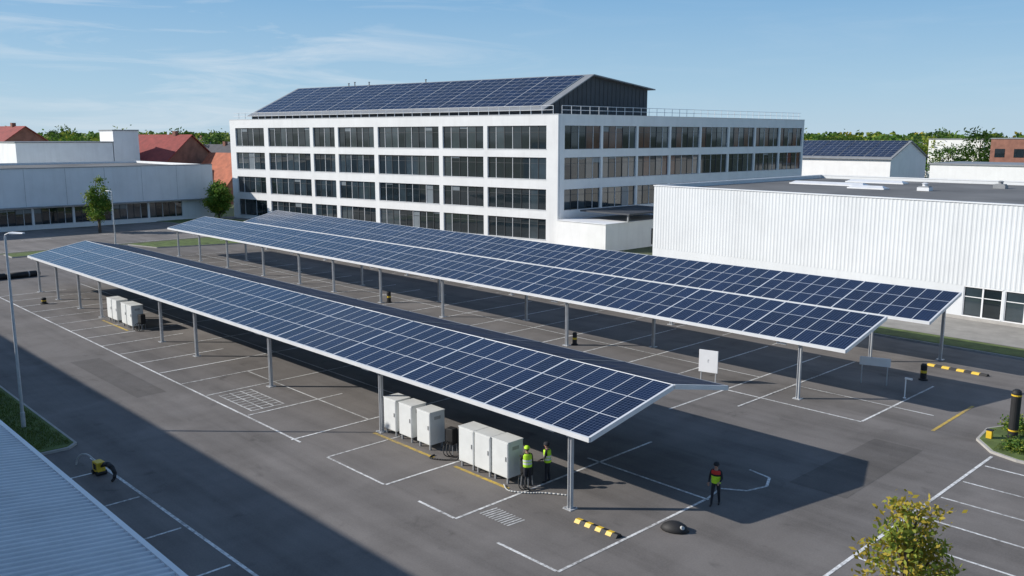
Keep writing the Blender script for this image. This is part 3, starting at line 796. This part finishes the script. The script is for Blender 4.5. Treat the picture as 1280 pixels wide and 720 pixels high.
def wheelstop(loc,rot,l,label):
    e=thing('wheel_stop',label,'wheel stop',loc,rot,'yellow and black wheel stops'); n=8
    b=MB()
    for i in range(n):
        x0=-l/2+i*l/n; x1=x0+l/n; m='yellow' if i%2==0 else 'black'; sk=.08
        P=[(x0,-.16,0),(x1,-.16,0),(x1+sk,.16,0),(x0+sk,.16,0),(x0+.02,-.07,.13),(x1+.02,-.07,.13),(x1+sk-.02,.07,.13),(x0+sk-.02,.07,.13)]
        b.hexa(P,m)
    b.obj('body',e)
wheelstop((-20.15,23.65,.012),math.radians(2),2.0,'yellow and black striped wheel stop on asphalt')
wheelstop((-19.4,57.1,.012),math.radians(-2),3.6,'long yellow and black wheel stop near green border')
e=thing('rubber_cover','black dome shaped rubber cover lying on asphalt','cover',(-18.1,25.7,.01),math.radians(20))
b=MB(); b.lathe([(.48,0),(.5,.04),(.42,.18),(.25,.29),(.08,.33)],(0,0,0),18,'black',1.1,.75); b.obj('body',e,smooth=True)
b=MB(); b.tube((.30,-.14,.18),(.36,-.19,.22),.09,.07,12,'greyhose'); b.obj('rim',e)
e=thing('hose_reel','yellow box with black hose and wire hoop','hose reel',(-38.7,12.15,.01),math.radians(5))
b=MB(); b.box(-.26,-.18,.12,.26,.18,.58,'yellow'); b.obj('body',e,bevel=.03)
b=MB(); b.box(-.12,-.195,.25,.12,-.182,.5,'black'); b.obj('panel',e)
for sx in (-.2,.2):
    b=MB(); b.tube((sx,-.22,.1),(sx,.22,.1),.1,n=12,m='black'); b.obj('wheel',e)
b=MB(); b.path([(.26,0,.4),(.5,.04,.56),(.8,.08,.60),(1.1,.1,.52),(1.35,.08,.34),(1.42,.0,.16),(1.38,-.1,.05)],[.05,.10,.11,.10,.08,.07,.05],10,'black'); b.obj('hose',e,smooth=True)
b=MB(); pp=[]
for i in range(13):
    a=i/12*math.pi; pp.append((-.26-1.0*(1-math.cos(a))*.75,-.25*(i/12),.04+.5*math.sin(a)+.3*(1-i/12)))
b.path(pp,.035,6,'greyhose'); b.obj('wire_hoop',e)
e=thing('rolled_barrier','long black rolled barrier lying on asphalt','barrier',(-100.4,25,0))
b=MB(); b.path([(0,-5,.3),(0,-4.6,.32),(.05,-1,.32),(0,1.9,.32),(0,2.3,.3)],[.2,.31,.32,.31,.2],12,'black'); b.obj('roll',e,smooth=True)
for y in (-3.5,-1,1.2):
    b=MB(); b.tube((0,y-.06,.32),(0,y+.06,.32),.335,n=14,m='mgrey'); b.obj('strap',e)
e=thing('information_sign','white upright sign board on two steel posts','sign',(-28.7,43.6,.01),math.radians(15))
b=MB(); b.box(-.58,-.03,.6,.58,.03,1.95,'signw'); b.obj('board',e,bevel=.01)
for sx in (-.45,.45):
    b=MB(); b.tube((sx,.07,0),(sx,.07,1.9),.035,n=8,m='steel'); b.obj('post',e)
b=MB(); b.box(-.03,-.036,1.2,.0,-.032,1.38,'mgrey'); b.box(.0,-.036,1.35,.06,-.032,1.38,'mgrey'); b.obj('marking',e)
e=thing('low_sign','wide pale sign panel on two short posts','sign',(-21.6,50.2,.01),math.radians(20))
b=MB(); b.box(-.85,-.03,1.15,.85,.03,1.65,'signw'); b.obj('board',e,bevel=.01)
for sx in (-.7,.7):
    b=MB(); b.tube((sx,.07,0),(sx,.07,1.6),.03,n=8,m='steel'); b.obj('post',e)
e=thing('marker_post','slim white marker post with flat head','post',(-19.2,48.8,.01))
b=MB(); b.lathe([(.09,0),(.09,.03),(.035,.04),(.035,1.1)],(0,0,0),10,'signw'); b.obj('post',e)
b=MB(); b.box(-.05,-.04,1.102,.35,.04,1.2,'signw'); b.obj('head',e)
def bollard(loc,h,r,label):
    e=thing('bollard',label,'bollard',loc,0,'bollards in the car park')
    b=MB(); b.lathe([(r*1.5,0),(r*1.5,.06),(r,.1),(r,h*.78)],(0,0,0),14,'black'); b.obj('body',e)
    b=MB(); b.lathe([(r*1.03,h*.78),(r*1.03,h*.9),(r*.7,h)],(0,0,0.002),14,'black'); b.obj('cap',e)
    b=MB(); b.lathe([(r*1.02,h*.45),(r*1.02,h*.6)],(0,0,0),14,'yellow'); b.obj('band',e)
bollard((-20.0,53.4,.01),1.0,.18,'short black bollard with yellow band')
bollard((-62.7,44.9,.01),1.0,.18,'short black bollard with yellow band')
bollard((-40.6,44.9,.01),.9,.16,'short black bollard with yellow band')
bollard((-83.1,22.7,.01),.55,.2,'short black bollard with yellow band')
e=thing('charging_column','tall slim black column with narrow yellow bands','charging column',(-12.7,45.6,.13))
b=MB(); b.lathe([(.27,0),(.27,.05),(.22,.08),(.22,2.25),(.19,2.36),(.1,2.42)],(0,0,0),18,'black'); b.obj('body',e)
for z0,z1 in ((.35,.42),(2.1,2.17)):
    b=MB(); b.lathe([(.23,z0),(.23,z1)],(0,0,0),18,'yellow'); b.obj('band',e)
e=thing('utility_box','small yellow box on island kerb','utility box',(-13.45,44.7,.13))
b=MB(); b.box(-.13,-.11,.0,.13,.11,.40,'yellow'); b.obj('body',e,bevel=.02)
b=MB(); b.box(-.15,-.13,.402,.15,.13,.44,'black'); b.obj('lid',e)

# ------------------------------------------------------------ people
def person(loc,rot,label,armL,armR,torso='jacket',legs='trouser',bend=0.,vest=None,helmet=None,stance=(.0,.0)):
    e=thing('person',label,'person',loc,rot)
    J={}
    def s(n,p,r,l): J[n]=(V(p),r,l)
    by=bend
    s('pel',(0,0,.96),(.15,.115),legs); s('wai',(0,by*.25,1.10),(.135,.10),torso); s('che',(0,by*.6,1.30),(.165,.115),torso); s('uch',(0,by*.85,1.43),(.13,.095),torso)
    s('nek',(0,by+.005,1.51),(.055,.055),'skin'); s('jaw',(0,by+.03,1.575),(.066,.075),'skin'); s('hea',(0,by+.02,1.655),(.078,.095),'skin'); s('top',(0,by+.01,1.725),(.06,.07),'skin')
    for sg,sd,arm in ((-1,'L',armL),(1,'R',armR)):
        s('sh'+sd,(sg*.185,by*.85,1.42),(.06,.06),torso)
        el=V(J['sh'+sd][0])+V(arm[0]); wr=el+V(arm[1]); dirh=V(arm[1]).normalized()
        s('el'+sd,el,(.045,.045),torso); s('wr'+sd,wr,(.030,.028),torso); s('ha'+sd,wr+dirh*.07,(.036,.022),'skin')
        s('hi'+sd,(sg*.095,0,.90),(.092,.095),legs)
        st=stance[0] if sg<0 else stance[1]
        s('kn'+sd,(sg*.11,st*.5+.02,.50),(.062,.065),legs); s('an'+sd,(sg*.12,st,.10),(.045,.048),legs); s('he'+sd,(sg*.12,st+.03,.05),(.045,.045),'black'); s('to'+sd,(sg*.135,st+.17,.035),(.042,.032),'black')
    E=[('pel','wai'),('wai','che'),('che','uch'),('uch','nek'),('nek','jaw'),('jaw','hea'),('hea','top')]
    for sd in 'LR': E+=[('uch','sh'+sd),('sh'+sd,'el'+sd),('el'+sd,'wr'+sd),('wr'+sd,'ha'+sd),('pel','hi'+sd),('hi'+sd,'kn'+sd),('kn'+sd,'an'+sd),('an'+sd,'he'+sd),('he'+sd,'to'+sd)]
    keys=list(J); idx={k:i for i,k in enumerate(keys)}
    verts=[J[k][0] for k in keys]; rads=[J[k][1] for k in keys]
    segs=[(J[a][0],J[c][0],J[c][2]) for a,c in E]
    edges=[(idx[a],idx[c]) for a,c in E]
    fing=[]
    for sg,sd in ((-1,'L'),(1,'R')):
        wr=J['wr'+sd][0]; ha=J['ha'+sd][0]; d=(ha-wr).normalized(); sidev=d.cross(V((0,1,0)) if abs(d.y)<.8 else V((0,0,1))).normalized(); curl=d.cross(sidev)
        for k,(o,l) in enumerate(((-.027,.06),(-.009,.075),(.009,.07),(.027,.055))):
            p0=ha-d*.01+sidev*o; p1=ha+d*.03+sidev*o*1.1; p2=p1+d*l*.45+curl*.012; p3=p2+d*l*.35+curl*.03
            fing.append([p0,p1,p2,p3])
        p0=ha-d*.045+sidev*.028; fing.append([p0,p0+d*.02+sidev*.03,p0+d*.05+sidev*.045+curl*.01,p0+d*.075+sidev*.045+curl*.02])
    roots=[0]
    for ch in fing:
        b0=len(verts); roots.append(b0)
        for q in ch: verts.append(q); rads.append((.0095,.0095))
        for q in range(3): edges.append((b0+q,b0+q+1)); segs.append((ch[q],ch[q+1],'skin'))
    me=bpy.data.meshes.new('body_skeleton'); me.from_pydata([tuple(v) for v in verts],edges,[])
    o=bpy.data.objects.new('body_tmp',me); COL.objects.link(o)
    o.modifiers.new('Skin','SKIN')
    if len(me.skin_vertices)==0:
        bm=bmesh.new(); bm.from_mesh(me); bm.verts.layers.skin.verify(); bm.to_mesh(me); bm.free()
    sv=me.skin_vertices[0].data
    for i,r in enumerate(rads): sv[i].radius=r; sv[i].use_root=(i in roots)
    sb=o.modifiers.new('Sub','SUBSURF'); sb.levels=2; sb.render_levels=2
    dg=bpy.context.evaluated_depsgraph_get(); dg.update()
    nm=bpy.data.meshes.new_from_object(o.evaluated_get(dg)); bpy.data.objects.remove(o)
    nm.name='body'
    ml=[]; nm.materials.clear()
    for k in ('skin',torso,legs,'black'):
        if k not in ml: ml.append(k); nm.materials.append(M[k])
    for p in nm.polygons:
        c=p.center; best=1e9;bl='skin'
        for a,c2,l in segs:
            ab=c2-a; t=max(0,min(1,(c-a).dot(ab)/ab.length_squared)); dd=(c-(a+ab*t)).length
            if dd<best:best=dd;bl=l
        if bl==torso and .85<c.z<.99 and abs(c.x)<.16: bl=legs
        p.material_index=ml.index(bl); p.use_smooth=True
    bo=bpy.data.objects.new('body',nm); COL.objects.link(bo); bo.parent=e
    hb=J['hea'][0]
    b=MB(); b.tube(hb+V((0,.085,-.005)),hb+V((0,.115,-.03)),.010,.016,6,'skin'); b.obj('nose',e)
    for sx in (-.03,.03):
        b=MB(); b.lathe([(.004,-.008),(.011,0),(.004,.008)],tuple(hb+V((sx,.088,.012))),8,'black'); b.obj('eye',e)
    for sx in (-.082,.082):
        b=MB(); b.lathe([(.006,-.03),(.014,0),(.008,.03)],tuple(hb+V((sx,0,-.005))),8,'skin'); b.obj('ear',e)
    b=MB(); b.box(-.022,hb.y+.083,hb.z-.062,.022,hb.y+.09,hb.z-.052,'red'); b.obj('mouth',e)
    b=MB(); b.lathe([(.084,-.03),(.096,.02),(.092,.06),(.06,.098),(.02,.112)],tuple(hb+V((0,-.018,.0))),16,'hair',1,1.08); b.obj('hair',e,smooth=True)
    if helmet:
        b=MB(); b.lathe([(.125,.035),(.118,.04),(.116,.08),(.09,.125),(.03,.15)],tuple(hb+V((0,.0,.0))),18,helmet,1,1.15); b.obj('helmet',e,smooth=True)
    if vest:
        b=MB(); prof=[(.185,.93),(.19,1.0),(.19,1.04),(.188,1.12),(.192,1.16),(.195,1.24),(.20,1.32),(.196,1.42),(.15,1.48)]
        nn_=18
        for k in range(len(prof)-1):
            (r0,z0),(r1,z1)=prof[k],prof[k+1]
            def yo(z): return by*max(0,(z-.96)/.5)
            for i in range(nn_):
                t0=2*math.pi*i/nn_; t1=2*math.pi*(i+1)/nn_
                if z0>1.22 and (abs(math.cos((t0+t1)/2))>.93): continue
                b.face([(r0*1.02*math.cos(t0),r0*.82*math.sin(t0)+yo(z0),z0),(r0*1.02*math.cos(t1),r0*.82*math.sin(t1)+yo(z0),z0),(r1*1.02*math.cos(t1),r1*.82*math.sin(t1)+yo(z1),z1),(r1*1.02*math.cos(t0),r1*.82*math.sin(t0)+yo(z1),z1)],vest[k])
        b.obj('vest',e,smooth=True)
    return e
hv=['hivis','hivis','silver','hivis','silver','hivis','hivis','hivis']
person((-24.75,24.55,.01),math.radians(60),'worker in hi-vis vest and dark trousers leaning to cabinet',((-.06,.12,-.24),(.05,.22,.05)),((.06,.14,-.22),(-.05,.22,.06)),'jacket','trouser',.08,vest=hv,helmet='hivis',stance=(-.08,.1))
person((-24.55,25.55,.01),math.radians(120),'worker in hi-vis vest and dark helmet beside cabinets',((-.05,.05,-.27),(.02,.2,-.1)),((.05,.02,-.27),(.0,.16,-.16)),'jacket','trouser',.03,vest=hv,helmet='trouser',stance=(.05,-.05))
person((-18.35,28.75,.01),math.radians(200),'walking person in black with red and hi-vis panels',((-.06,.06,-.27),(.05,.2,-.08)),((.07,-.04,-.27),(.02,.06,-.24)),'jacket','trouser',.03,vest=['hivis','hivis','hivis','hivis','hivis','jacket','red','red'],helmet='jacket',stance=(-.14,.16))

# ------------------------------------------------------------ camera
cd=bpy.data.cameras.new('camera'); cam=bpy.data.objects.new('camera',cd); COL.objects.link(cam); scene.camera=cam
cd.sensor_width=36; cd.lens=36*1100/1280; cd.clip_end=9000; cd.clip_start=.1
cam.location=(0,0,14.5)
fwd=V((-math.cos(a43),math.sin(a43),0)); thp=math.atan(190/1100.)
dirv=fwd*math.cos(thp)+V((0,0,-math.sin(thp)))
cam.rotation_euler=dirv.to_track_quat('-Z','Y').to_euler()

# ------------------------------------------------------------ light
el=math.radians(28.5)
sd=bpy.data.lights.new('sun','SUN'); sd.energy=5.0; sd.angle=math.radians(.5); sd.color=(1,.95,.88)
so=bpy.data.objects.new('sun',sd); COL.objects.link(so)
tosun=V((-math.cos(el)*.7071,-math.cos(el)*.7071,math.sin(el)))
so.rotation_euler=tosun.to_track_quat('Z','Y').to_euler(); so.location=(-30,-30,60)
w=bpy.data.worlds.new('World'); scene.world=w; w.use_nodes=True; t=w.node_tree
bg=t.nodes['Background']; sky=t.nodes.new('ShaderNodeTexSky'); sky.sky_type='NISHITA'; sky.sun_disc=False
sky.sun_elevation=el; sky.sun_rotation=math.radians(225); sky.air_density=1.0; sky.dust_density=.7; sky.ozone_density=1.3; sky.altitude=50
tc=t.nodes.new('ShaderNodeTexCoord')
sz=t.nodes.new('ShaderNodeSeparateXYZ'); t.links.new(tc.outputs['Generated'],sz.inputs[0])
cr=t.nodes.new('ShaderNodeValToRGB'); els=cr.color_ramp.elements
els[0].position=0.; els[0].color=(.49,.66,.80,1); els[1].position=1.; els[1].color=(.11,.22,.46,1)
for p,c in ((.05,(.38,.59,.78,1)),(.15,(.215,.44,.71,1)),(.45,(.14,.29,.55,1))):
    x=els.new(p); x.color=c
t.links.new(sz.outputs[2],cr.inputs[0])
sc=t.nodes.new('ShaderNodeVectorMath'); sc.operation='SCALE'; sc.inputs['Scale'].default_value=1/.12; t.links.new(cr.outputs[0],sc.inputs[0])
fz=ramp_(t,sz.outputs[2],.2,.6,.9,.45)
base=mix_(t,fz,sky.outputs[0],sc.outputs[0])
mp=t.nodes.new('ShaderNodeMapping'); mp.inputs['Scale'].default_value=(3,3,26); mp.inputs['Rotation'].default_value=(math.radians(5),math.radians(-4),0); t.links.new(tc.outputs['Generated'],mp.inputs['Vector'])
n1=noise_(t,1.3,8,.62,mp.outputs[0],.8)
dp=t.nodes.new('ShaderNodeVectorMath'); dp.operation='DOT_PRODUCT'; t.links.new(tc.outputs['Generated'],dp.inputs[0]); dp.inputs[1].default_value=V((-.89,.438,.125)).normalized()
mask=ramp_(t,dp.outputs['Value'],.93,.995,.12,1.)
cl=ramp_(t,n1,.48,.76,0,.6); cl=math_(t,'MULTIPLY',cl,mask)
skc=mix_(t,cl,base,(6.6,7.0,7.4))
t.links.new(skc,bg.inputs['Color']); bg.inputs['Strength'].default_value=.12
scene.view_settings.view_transform='Standard'; scene.view_settings.look='None'; scene.view_settings.exposure=0
